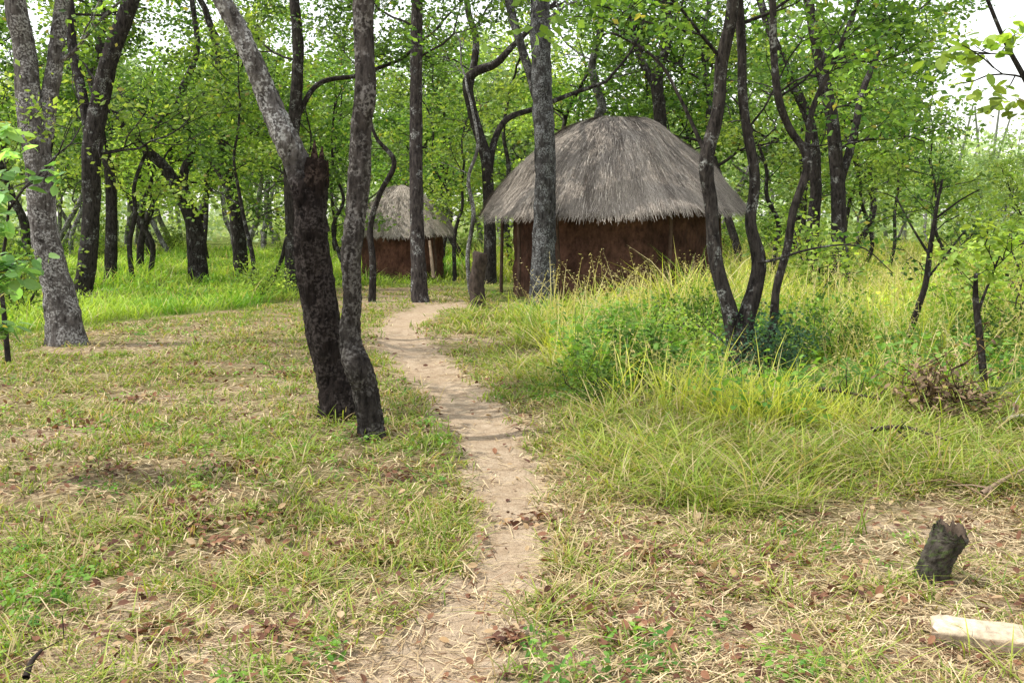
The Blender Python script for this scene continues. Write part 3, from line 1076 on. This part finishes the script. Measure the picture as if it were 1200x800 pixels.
def plant(x, y, kind, s):
    V = {"m": Vm, "l": Vl, "f": Vf}[kind]
    mt, mc = V[rr.randint(len(V))]
    e = empty("tree", (x, y, hz(x, y)), label=LBL[kind], category="tree", group="woodland trees behind the huts")
    e.rotation_euler = (0, 0, rr.uniform(0, 6.28))
    e.scale = (s * rr.uniform(.9, 1.1), s * rr.uniform(.9, 1.1), s)
    obj("trunk", mt, None, e)
    obj("crown", mc, None, e)


tries = 0
while cnt < 82 and tries < 9000:
    tries += 1
    y = rr.uniform(27, 64)
    x = rr.uniform(-1, 1) * (y * .56 + 2)
    if placed and min((x - a_) ** 2 + (y - b_) ** 2 for a_, b_ in placed) < 2.9 ** 2:
        continue
    if (x - HUT[0]) ** 2 + (y - HUT[1]) ** 2 < 5.0 ** 2 or (x - HUT2[0]) ** 2 + (y - HUT2[1]) ** 2 < 3.6 ** 2:
        continue
    pxx = 600 + x / y * FP
    if y < 33 and rr.rand() < .5:
        continue
    if (360 < pxx < 420) and rr.rand() < .8:
        continue
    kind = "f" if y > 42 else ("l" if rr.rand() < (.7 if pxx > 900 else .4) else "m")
    s = rr.uniform(.9, 1.3)
    if pxx > 1000:
        s = min(s, (1.6 + y * rr.uniform(.08, .115)) / 9.4)
    placed.append((x, y))
    plant(x, y, kind, s)
    cnt += 1


# ---- bushes
def bushvar(seed, cols, Hh=1.8, size=.10):
    T = Tree(seed)
    for j in range(6):
        a_ = j * 1.05 + T.r.uniform(-.3, .3)
        T.grow(np.array([0, 0, -.05]), np.array([math.cos(a_) * .55, math.sin(a_) * .55, 1]), Hh * T.r.uniform(.5, .8), .018, 1, kids=(4, 6))
    cr = T.crown(12, .14, size, cols, .8)
    mt = T.g.mesh("stem", (0, 0, 0), True)
    mt.materials.append(M_bark)
    mc = cr.mesh("foliage")
    mc.materials.append(M_leaf)
    return mt, mc


Bv = [bushvar(200, LC_mid), bushvar(201, LC_light), bushvar(202, LC_light), bushvar(203, LC_mid), bushvar(204, ((.03, .08, .05), (.09, .17, .10)))]


def bush(x, y, s, k, label="leafy green bush in the woodland undergrowth", group="undergrowth bushes"):
    mt, mc = Bv[k]
    kw = dict(label=label, category="bush")
    if group:
        kw["group"] = group
    e = empty("bush", (x, y, hz(x, y)), **kw)
    e.rotation_euler = (0, 0, rr.uniform(0, 6.28))
    e.scale = (s, s, s * rr.uniform(.85, 1.15))
    obj("stem", mt, None, e)
    obj("foliage", mc, None, e)


bc = 0
while bc < 42:
    y = rr.uniform(22, 48)
    x = rr.uniform(-1, 1) * (y * .56 + 2)
    pxx = 600 + x / y * FP
    if 395 < pxx < 580 and y < 29:
        continue
    if 560 < pxx < 880 and y < 24:
        continue
    if pxx < 560 and y < 34:
        continue
    if (x - HUT[0]) ** 2 + (y - HUT[1]) ** 2 < 3.6 ** 2 or (x - HUT2[0]) ** 2 + (y - HUT2[1]) ** 2 < 2.3 ** 2:
        continue
    bush(x, y, rr.uniform(.6, 1.4) * (1.1 if y > 32 else 1), rr.choice([0, 1, 1, 2, 2, 1]))
    bc += 1
DK = "dark blue-green leafy shrub at the multi-stemmed tree's foot"
x0, y0 = gp(885, 442)
bush(x0 + .05, y0 - .2, .40, 4, DK, None)
x0, y0 = gp(908, 440)
bush(x0, y0 - .05, .40, 4, DK, None)
x0, y0 = gp(695, 478)
bush(x0, y0, .38, 3, "low leafy green shrub in tall grass by the path", None)
x0, y0 = gp(745, 455)
bush(x0, y0, .45, 0, "low leafy green shrub in tall grass by the path", None)
x0, y0 = gp(770, 430)
bush(x0, y0, .5, 1, "low leafy green shrub in tall grass near the hut", None)
x0, y0 = gp(810, 412)
bush(x0, y0, .5, 0, "low leafy green shrub in tall grass near the hut", None)
x0, y0 = gp(980, 430)
bush(x0, y0, .5, 3, "low leafy green shrub in tall yellow grass", None)
x0, y0 = gp(1150, 440)
bush(x0, y0, .5, 0, "low leafy green shrub in tall yellow grass", None)
bush(6.2, 12.5, 1.0, 1, "tall light green shrub above yellow grass", None)
bush(8.2, 15.5, 1.3, 2, "tall light green shrub above yellow grass", None)
bush(5.3, 17.5, 1.2, 2, "tall light green shrub above yellow grass", None)
bush(-7.8, 15.8, .8, 2, "light green shrub at the edge of the clearing", None)
bush(-5.0, 19.5, .6, 1, "light green shrub at the edge of the clearing", None)
bush(-9.6, 18.5, 1.2, 0, "light green shrub at the edge of the clearing", None)

# ---- far wood as one mass, distance haze painted into its leaf colours
rng = np.random.RandomState(31)
g = G()
nc = 3900
y = rng.uniform(64, 92, nc)
x = rng.uniform(-1, 1, nc) * (y * .62 + 8)
top = 6.5 + 6.5 * (vn(x, y * 0, 6, 40)) - np.where(x / y > .34, 3.0, 0)
z = .2 + rng.uniform(0, 1, nc) ** 1.1 * top
per = 9
P = np.repeat(np.stack([x, y, z], 1), per, 0) + rng.normal(0, .6, (nc * per, 3))
C = lerpc(LC_painted_haze[0], LC_painted_haze[1], np.clip(np.repeat(rng.rand(nc), per) * .8 + .2 * rng.rand(nc * per), 0, 1))
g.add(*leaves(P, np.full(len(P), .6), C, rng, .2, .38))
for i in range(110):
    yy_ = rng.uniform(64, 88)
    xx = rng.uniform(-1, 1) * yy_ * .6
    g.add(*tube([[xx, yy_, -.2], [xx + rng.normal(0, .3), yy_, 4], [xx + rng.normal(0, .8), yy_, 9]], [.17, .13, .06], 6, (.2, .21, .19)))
obj("distant_woodland", g.mesh("distant_woodland"), M_leaf_far, kind="stuff", label="mass of far woodland trees closing the view, haze painted into the colour", category="woodland")


# ------------------------------------------------------------------ huts
def hut(name, label, c, prof, wall_r, wall_h, seed, nstraw, wcol, straw_len, bright_=1.0):
    rs = np.random.RandomState(seed)
    zb = hz(c[0], c[1])
    e = empty(name, (c[0], c[1], zb), label=label, category="hut")
    na = 420
    ang = np.linspace(0, 2 * math.pi, na, endpoint=False)
    npole = int(wall_r * 2 * math.pi / .11)
    pole_id = np.floor(ang / (2 * math.pi) * npole).astype(int)
    pr = rs.normal(0, .006, npole + 1)
    pc = rs.uniform(.8, 1.15, npole + 1)
    zs = np.linspace(-.1, wall_h, 44)
    V, C = [], []
    wob = .04 * np.sin(ang * 3 + rs.rand() * 6) + .03 * np.sin(ang * 5 + rs.rand() * 6)
    aa = np.minimum(ang, 2 * math.pi - ang)
    for z in zs:
        plaster = vn(aa * wall_r * 1.6, ang * 0 + z * 1.6, 1, seed + 3)
        expo = np.clip((plaster - .15) * 2.6, 0, 1)
        bul = (.03 * np.abs(np.sin(ang * npole / 2)) + pr[pole_id]) * (1 - .85 * expo)
        r = wall_r + wob * .6 + bul + .05 * (vn(aa * wall_r * 4, ang * 0 + z * 4, 1, seed) - .5) + .03 * (vn(aa * wall_r * 11, ang * 0 + z * 11, 1, seed + 2) - .5)
        V.append(np.stack([np.cos(ang) * r, np.sin(ang) * r, np.full(na, z)], 1))
        sh = (pc[pole_id] * (1 - expo) + expo * 1.1) * (.55 + .9 * vn(aa * wall_r * 4, ang * 0 + z * 3.5, 1, seed + 1))
        low = np.clip(1 - z / .35, 0, 1) * .35
        C.append(np.array(wcol)[None] * sh[:, None] * (1 - low) + np.array([.18, .115, .07]) * low)
    V = np.concatenate(V)
    C = np.concatenate(C)
    i = np.arange(len(zs) - 1)[:, None] * na
    j = np.arange(na)[None]
    Q = np.stack([i + j, i + (j + 1) % na, i + na + (j + 1) % na, i + na + j], -1).reshape(-1, 4)
    obj("wall", mk("wall", V, Q, None, C, True), M_wall, e)
    g = G()
    P_ = catmull(np.array(prof), 8)
    P_[0, 0] = .01
    sl = np.r_[0, np.cumsum(np.linalg.norm(np.diff(P_, axis=0), axis=1))]
    tot = sl[-1]

    def lump(a, s):
        return .05 * np.sin(a * 2 + seed) * s / 2 + .03 * np.sin(a * 5 + s * 3 + seed) + .10 * (vn(np.abs(a - math.pi) * 3.0, s * 2.0, 1, seed + 5) - .5)

    def surf(a, s, lift=0.0):
        r = np.interp(s, sl, P_[:, 0])
        z = np.interp(s, sl, P_[:, 1])
        dr = np.interp(s + .02, sl, P_[:, 0]) - np.interp(s - .02, sl, P_[:, 0])
        dz = np.interp(s + .02, sl, P_[:, 1]) - np.interp(s - .02, sl, P_[:, 1])
        ln = np.hypot(dr, dz) + 1e-9
        nr, nz = -dz / ln, dr / ln
        k = lift + lump(a % (2 * math.pi), s) * np.clip(s / .4, 0, 1)
        r = r + nr * k
        z = z + nz * k
        return np.stack([np.cos(a) * r, np.sin(a) * r, z], -1)
    ns, nA = 40, 160
    s_ = np.linspace(0.0, tot, ns)
    a_ = np.linspace(0, 2 * math.pi, nA, endpoint=False)
    A, Sg = np.meshgrid(a_, s_)
    V = surf(A, Sg).reshape(-1, 3)
    i = np.arange(ns - 1)[:, None] * nA
    j = np.arange(nA)[None]
    Q = np.stack([i + j, i + nA + j, i + nA + (j + 1) % nA, i + (j + 1) % nA], -1).reshape(-1, 4)
    g.add(V, Q, None, np.tile(np.array([.10, .083, .07]), (len(V), 1)))
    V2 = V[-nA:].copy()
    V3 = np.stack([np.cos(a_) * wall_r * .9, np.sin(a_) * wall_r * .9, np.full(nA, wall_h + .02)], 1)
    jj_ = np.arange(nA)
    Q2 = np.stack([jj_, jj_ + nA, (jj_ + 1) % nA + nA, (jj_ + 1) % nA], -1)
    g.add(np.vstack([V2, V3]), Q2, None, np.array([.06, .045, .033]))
    n = nstraw
    rad_at = lambda s: np.interp(s, sl, P_[:, 0])
    s0 = tot * np.sqrt(rs.rand(n)) * 1.0
    L = straw_len * rs.uniform(.5, 1.3, n)
    s0 = np.minimum(s0, tot - L * rs.uniform(.4, 1.0, n))
    s0 = np.maximum(s0, 0.0)
    a0 = rs.uniform(0, 2 * math.pi, n)
    da = rs.normal(0, .05, n)
    lift0 = rs.uniform(0, .025, n)
    w = rs.uniform(.005, .011, n)
    tw = vn(a0 * 9, s0 * 3, 1, seed + 9)
    streak = vn(a0 * 18, s0 * .8, 1, seed + 11)
    base = lerpc((.13, .107, .09), (.50, .44, .38), np.clip(.6 * streak + .35 * tw + .45 * rs.rand(n) - .22, 0, 1)) * bright_
    brt = rs.rand(n) < .10
    base[brt] = lerpc((.48, .42, .36), (.68, .61, .53), rs.rand(brt.sum()))
    vs = []
    for k, t in enumerate((0, .5, 1)):
        s = s0 + L * t
        over = np.maximum(s - tot, 0)
        sc = np.minimum(s, tot)
        p = surf(a0 + da * t / np.maximum(rad_at(sc), .3), sc, 0)
        r_ = np.hypot(p[:, 0], p[:, 1])
        lift = lift0 + (.01 + .045 * (rs.rand(n) ** 4)) * t
        f = (1 + (lift + over * .6) / np.maximum(r_, .1))
        p[:, 0] *= f
        p[:, 1] *= f
        p[:, 2] += lift * .8 - over * .8
        tan = np.stack([-np.sin(a0), np.cos(a0), np.zeros(n)], 1)
        ww = w * (1, 1, .5)[k]
        vs += [p - tan * ww[:, None] / 2, p + tan * ww[:, None] / 2]
    V = np.stack(vs, 1).reshape(-1, 3)
    o = (np.arange(n) * 6)[:, None]
    Q = np.concatenate([o + np.array([[0, 1, 3, 2]]), o + np.array([[2, 3, 5, 4]])])
    g.add(V, Q, None, np.repeat(base, 6, 0))
    obj("roof", g.mesh("roof"), M_thatch, e)
    return e


prof1 = [(0, 3.68), (.46, 3.62), (.93, 3.45), (1.36, 3.17), (1.77, 2.81), (2.12, 2.45), (2.42, 2.09), (2.70, 1.72)]
e1 = hut("thatched_hut", "large round hut with shaggy grey thatched roof and reddish-brown pole walls", HUT, prof1, 2.05, 2.05, 3, 50000, (.085, .042, .030), .38, 1.0)
prof2 = [(0, 2.48), (.22, 2.42), (.50, 2.24), (.80, 1.97), (1.05, 1.69), (1.26, 1.42), (1.43, 1.16)]
e2 = hut("thatched_hut", "small round hut with pale domed thatch and red mud walls", HUT2, prof2, 1.08, 1.45, 8, 20000, (.12, .055, .038), .26, 1.45)
for (e, er, zt, ks, rad) in ((e1, 2.35, 1.95, [3.7, 4.15, 5.1, 5.65, 0.1, .8, 1.6, 2.4, 3.1], .035), (e2, 1.24, 1.3, [3.6, 5.6, 1, 2], .03)):
    for k, an in enumerate(ks):
        rs = np.random.RandomState(400 + k)
        x, y = math.cos(an) * er, math.sin(an) * er
        pts = [[x + rs.normal(0, .01), y, -.15], [x * .99 + rs.normal(0, .02), y * .99, zt * .35], [x * .985 + rs.normal(0, .02), y * .985, zt * .7], [x * .98, y * .98, zt]]
        V, Q, T, C = tube(catmull(pts, 5), np.full(16, rad), 8, (.11, .07, .052), .08, k)
        obj("post", mk("post", V, Q, T, C, True), M_wall, e)


def single(name, label, cat, geo, base, mat, smooth=True):
    return obj(name, geo.mesh(name, base, smooth), mat, None, tuple(base), label=label, category=cat)


g = G()
b_, _ = pp(508, 326, 25.7)
pts = catmull([b_, b_ + np.array([-.06, .2, .45]), b_ + np.array([-.13, .42, .95])], 5)
g.add(*tube(pts, np.linspace(.05, .035, len(pts)), 8, (.36, .26, .19), .08, 3))
single("leaning_pole", "pale wooden pole leaning against the small hut's wall", "pole", g, b_, M_wood)

# weathered stump by the path in front of the hut
g = G()
bx, by = gp(560, 362)
b_ = np.array([bx, by, hz(bx, by)])
raw = []
for (a_, y_, w_) in [(560, 364, 22), (560, 345, 18), (559, 328, 17), (561, 312, 17), (563, 300, 18), (564, 296, 16)]:
    p, m = pp(a_, y_, by)
    raw.append([*p, w_ * m / 2])
raw[0][2] = b_[2] - .1
c = catmull(raw, 6)
g.add(*tube(c[:, :3], c[:, 3], 14, (.07, .052, .043), .12, 4))
single("tree_stump", "weathered dark upright stump beside the path", "stump", g, b_, M_stump)

# cut stump right
g = G()
bx, by = gp(1092, 676)
b_ = np.array([bx, by, hz(bx, by)])
raw = []
for (a_, y_, w_) in [(1088, 694, 46), (1092, 670, 36), (1098, 648, 34), (1106, 628, 37), (1110, 616, 38)]:
    p, m = pp(a_, y_, by)
    raw.append([p[0], p[1] - (690 - y_) * .0006, p[2], w_ * m / 2])
c = catmull(raw, 8)
nr = 40
V, Q, T, C = tube(c[:, :3], c[:, 3], nr, (.06, .052, .042), .12, 9, cap=False)
rs = np.random.RandomState(3)
C = C * rs.uniform(.5, 1.5, (len(C), 1))
moss = rs.rand(len(C)) < .2
C[moss] = (.07, .09, .035)
rs = np.random.RandomState(4)
V[-nr:, 2] += rs.uniform(-.022, .016, nr) + .016 * np.sin(np.arange(nr) / nr * 6.28 * 2)
ctr = V[-nr:].mean(0)
ring = V[-nr:] * .78 + ctr * .22
ring[:, 2] -= .006
ring2 = V[-nr:] * .45 + ctr * .55
ring2[:, 2] -= .05
Vt = np.vstack([V[-nr:], ring, ring2, [ctr - [0, 0, .06]]])
jn = np.arange(nr)
jk = (jn + 1) % nr
Qt = np.concatenate([np.stack([jn, jk, jk + nr, jn + nr], 1), np.stack([jn + nr, jk + nr, jk + 2 * nr, jn + 2 * nr], 1)])
Tt = np.stack([jn + 2 * nr, jk + 2 * nr, np.full(nr, 3 * nr)], 1)
Ct = np.vstack([np.tile([.075, .055, .042], (nr, 1)), np.tile([.11, .08, .058], (nr, 1)), np.tile([.03, .022, .016], (nr + 1, 1))])
g.add(V, Q, T, C)
g.add(Vt, Qt, Tt, Ct)
single("tree_stump", "short leaning cut stump with rough dark bark in straw", "stump", g, b_, M_stump)

# split log: flat split face on top, bark edge beneath
g = G()
p0 = np.array([*gp(1092, 752), .0])
p1 = np.array([*gp(1290, 775), .0])
p0[2] = hz(p0[0], p0[1])
p1[2] = hz(p1[0], p1[1])
ax = nrm(p1 - p0)
sd = nrm(np.cross(UP, ax))
prof = [(-.075, -.02), (-.085, .02), (-.08, .066), (-.073, .072), (-.03, .078), (.02, .083), (.062, .086), (.07, .08), (.078, .03), (.07, -.02)]
pc = [(.16, .12, .085), (.22, .165, .115), (.30, .23, .16), (.48, .385, .27), (.54, .44, .32), (.57, .47, .345), (.52, .42, .30), (.30, .23, .16), (.22, .17, .12), (.18, .13, .09)]
nst = 40
V, C = [], []
rs = np.random.RandomState(6)
sv = rs.normal(0, .002, len(prof))
for i in range(nst):
    t = i / (nst - 1)
    cpt = p0 + (p1 - p0) * t
    k = .93 + .07 * min(1, t / .05) + .02 * math.sin(t * 17)
    for q2, ((s, h_), cc) in enumerate(zip(prof, pc)):
        V.append(cpt + sd * (s * k + sv[q2] + rs.normal(0, .001)) + UP * (h_ * k + rs.normal(0, .001) - .004) + (ax * rs.normal(0, .008) if i == 0 else 0))
        C.append(np.array(cc) * (1 + .14 * math.sin(q2 * 5.1 + t * 9)) * rs.uniform(.9, 1.07))
V = np.array(V)
m_ = len(prof)
i = np.arange(nst - 1)[:, None] * m_
j = np.arange(m_)[None]
Q = np.stack([i + j, i + m_ + j, i + m_ + (j + 1) % m_, i + (j + 1) % m_], -1).reshape(-1, 4)
V = np.vstack([V, V[:m_].mean(0) - ax * .004])
C = np.vstack([C, [(.28, .2, .14)]])
T = np.array([[k, (k + 1) % m_, len(V) - 1] for k in range(m_)])
g.add(V, Q, T, C)
single("split_log", "pale split log of bare wood lying on dry straw", "log", g, p0, M_wood, False)


def fallen(pts_px, w, col, label, twigs=4, seed=0, lift=.03):
    g = G()
    rs = np.random.RandomState(seed)
    P = []
    for (a_, y_, dz) in pts_px:
        x, y = gp(a_, y_)
        P.append([x, y, hz(x, y) + lift + dz])
    base = np.array(P[0])
    c = catmull(P, 6)
    rad = np.linspace(w, w * .35, len(c))
    g.add(*tube(c, rad, 8, col, .1, seed))
    for k in range(twigs):
        i = rs.randint(2, len(c) - 1)
        d = nrm(rs.normal(0, 1, 3) + np.array([0, 0, .6]))
        L = rs.uniform(.1, .35)
        g.add(*tube([c[i], c[i] + d * L * .5 + rs.normal(0, .015, 3), c[i] + d * L], [rad[i] * .5, rad[i] * .35, .002], 5, col, .05, k))
    single("fallen_branch", label, "branch", g, base, M_wood)


fallen([(950, 488, .20), (985, 492, .19), (1030, 496, .16)], .02, (.05, .038, .03), "dark fallen branch caught in the tall grass", 4, 1)
fallen([(1020, 528, .12), (1060, 530, .14), (1110, 540, .10)], .02, (.045, .035, .03), "charred fallen branch lying at the grass edge", 5, 2)
fallen([(780, 415, .34), (820, 425, .38), (862, 440, .2)], .018, (.05, .04, .035), "dark dead branch arching through the grass", 3, 3)
fallen([(1150, 585, .02), (1180, 578, .07), (1230, 560, .10)], .016, (.28, .20, .14), "pale dry broken branch resting on straw", 7, 4)
fallen([(1165, 512, .05), (1190, 508, .08), (1240, 500, .05)], .018, (.5, .46, .4), "bleached white branch on dry grass", 3, 5)
fallen([(30, 800, .0), (38, 790, .03), (50, 782, .05)], .014, (.03, .022, .018), "small charred twig lying on the ground", 1, 6)
fallen([(1060, 575, .02), (1110, 572, .03), (1160, 590, .02)], .008, (.30, .2, .13), "thin dry twig lying on straw", 3, 7)
fallen([(560, 752, .0), (590, 748, .0), (610, 744, .0)], .005, (.34, .24, .16), "thin dry twig lying on the path", 1, 8, .02)

# dried shrubs
for (sx, sy, sd_, sc_) in ((1104, 500, 900, .95), (1082, 496, 910, .7), (1124, 504, 911, .75)):
    T = Tree(sd_)
    x0, y0 = gp(sx, sy)
    b_ = np.array([x0, y0, hz(x0, y0)])
    T.tint = np.array([2.2, 1.6, 1.2])
    for j in range(7):
        an = j * .9
        T.grow(b_ + [0, 0, -.03], np.array([math.cos(an) * .3, math.sin(an) * .3, 1.1]), T.r.uniform(.4, .75) * sc_, .006, 1, up=.1, kids=(3, 4))
    cr = T.crown(3, .035, .07, ((.10, .065, .04), (.30, .21, .13)), 1.2, True, .2)
    place_tree(T, b_, "dried_shrub", "withered grey-brown shrub with curled dead leaves", M_bark, "shrub", cr, M_dead, None, "foliage", "stem")
# feathery plant, half withered
T = Tree(901)
x0, y0 = gp(1150, 500)
b_ = np.array([x0 + .05, y0 + .1, 0])
gf = G()
for j in range(6):
    an = j * 1.05 + .3
    d = np.array([math.cos(an) * .6, math.sin(an) * .6, 1.3])
    pts = [b_ + [0, 0, 0]]
    for k in range(9):
        d = nrm(d + [0, 0, -.13])
        pts.append(pts[-1] + d * .06)
    T.limb(pts, np.linspace(.005, .002, 10), 4, 0, np.array([1.5, 1.9, 1]))
    pts = catmull(pts, 4)[8:]
    side = nrm(np.cross(d, UP))
    for sgn in (-1, 1):
        n = len(pts)
        cc = lerpc((.10, .13, .07), (.22, .24, .14), T.r.rand(n))
        gf.add(*leaves(pts, np.full(n, .06), cc, T.r, .1, .14, outward=np.tile(side * sgn * 5, (n, 1))))
place_tree(T, b_, "fern_leaved_plant", "feathery grey-green plant growing by the dark sapling", M_barkg, "plant", gf, M_leaf, None, "foliage", "stem")

# ------------------------------------------------------------------ light
sd = np.array([-.46, -.04, .85])
sd = sd / np.linalg.norm(sd)
el = math.asin(sd[2])
az = math.atan2(sd[0], sd[1])
L = bpy.data.lights.new("sun", 'SUN')
L.energy = 5.0
L.angle = math.radians(.6)
L.color = (1.0, .955, .86)
so = bpy.data.objects.new("sun", L)
so.rotation_euler = Vector((-sd[0], -sd[1], -sd[2])).to_track_quat('-Z', 'Y').to_euler()
so.location = (0, 0, 30)
COL.objects.link(so)
w = bpy.data.worlds.new("World")
scene.world = w
w.use_nodes = True
nt = w.node_tree
bg = nt.nodes.get('Background') or nt.nodes.new('ShaderNodeBackground')
sky = nt.nodes.new('ShaderNodeTexSky')
sky.sky_type = 'NISHITA'
sky.sun_disc = False
sky.sun_elevation = el
sky.sun_rotation = az
sky.air_density = 1.6
sky.dust_density = 1.0
sky.ozone_density = 1.0
hs = nt.nodes.new('ShaderNodeHueSaturation')
hs.inputs['Saturation'].default_value = .2
hs.inputs['Value'].default_value = 2.1
nt.links.new(sky.outputs[0], hs.inputs['Color'])
nt.links.new(hs.outputs[0], bg.inputs[0])
bg.inputs[1].default_value = 0.15
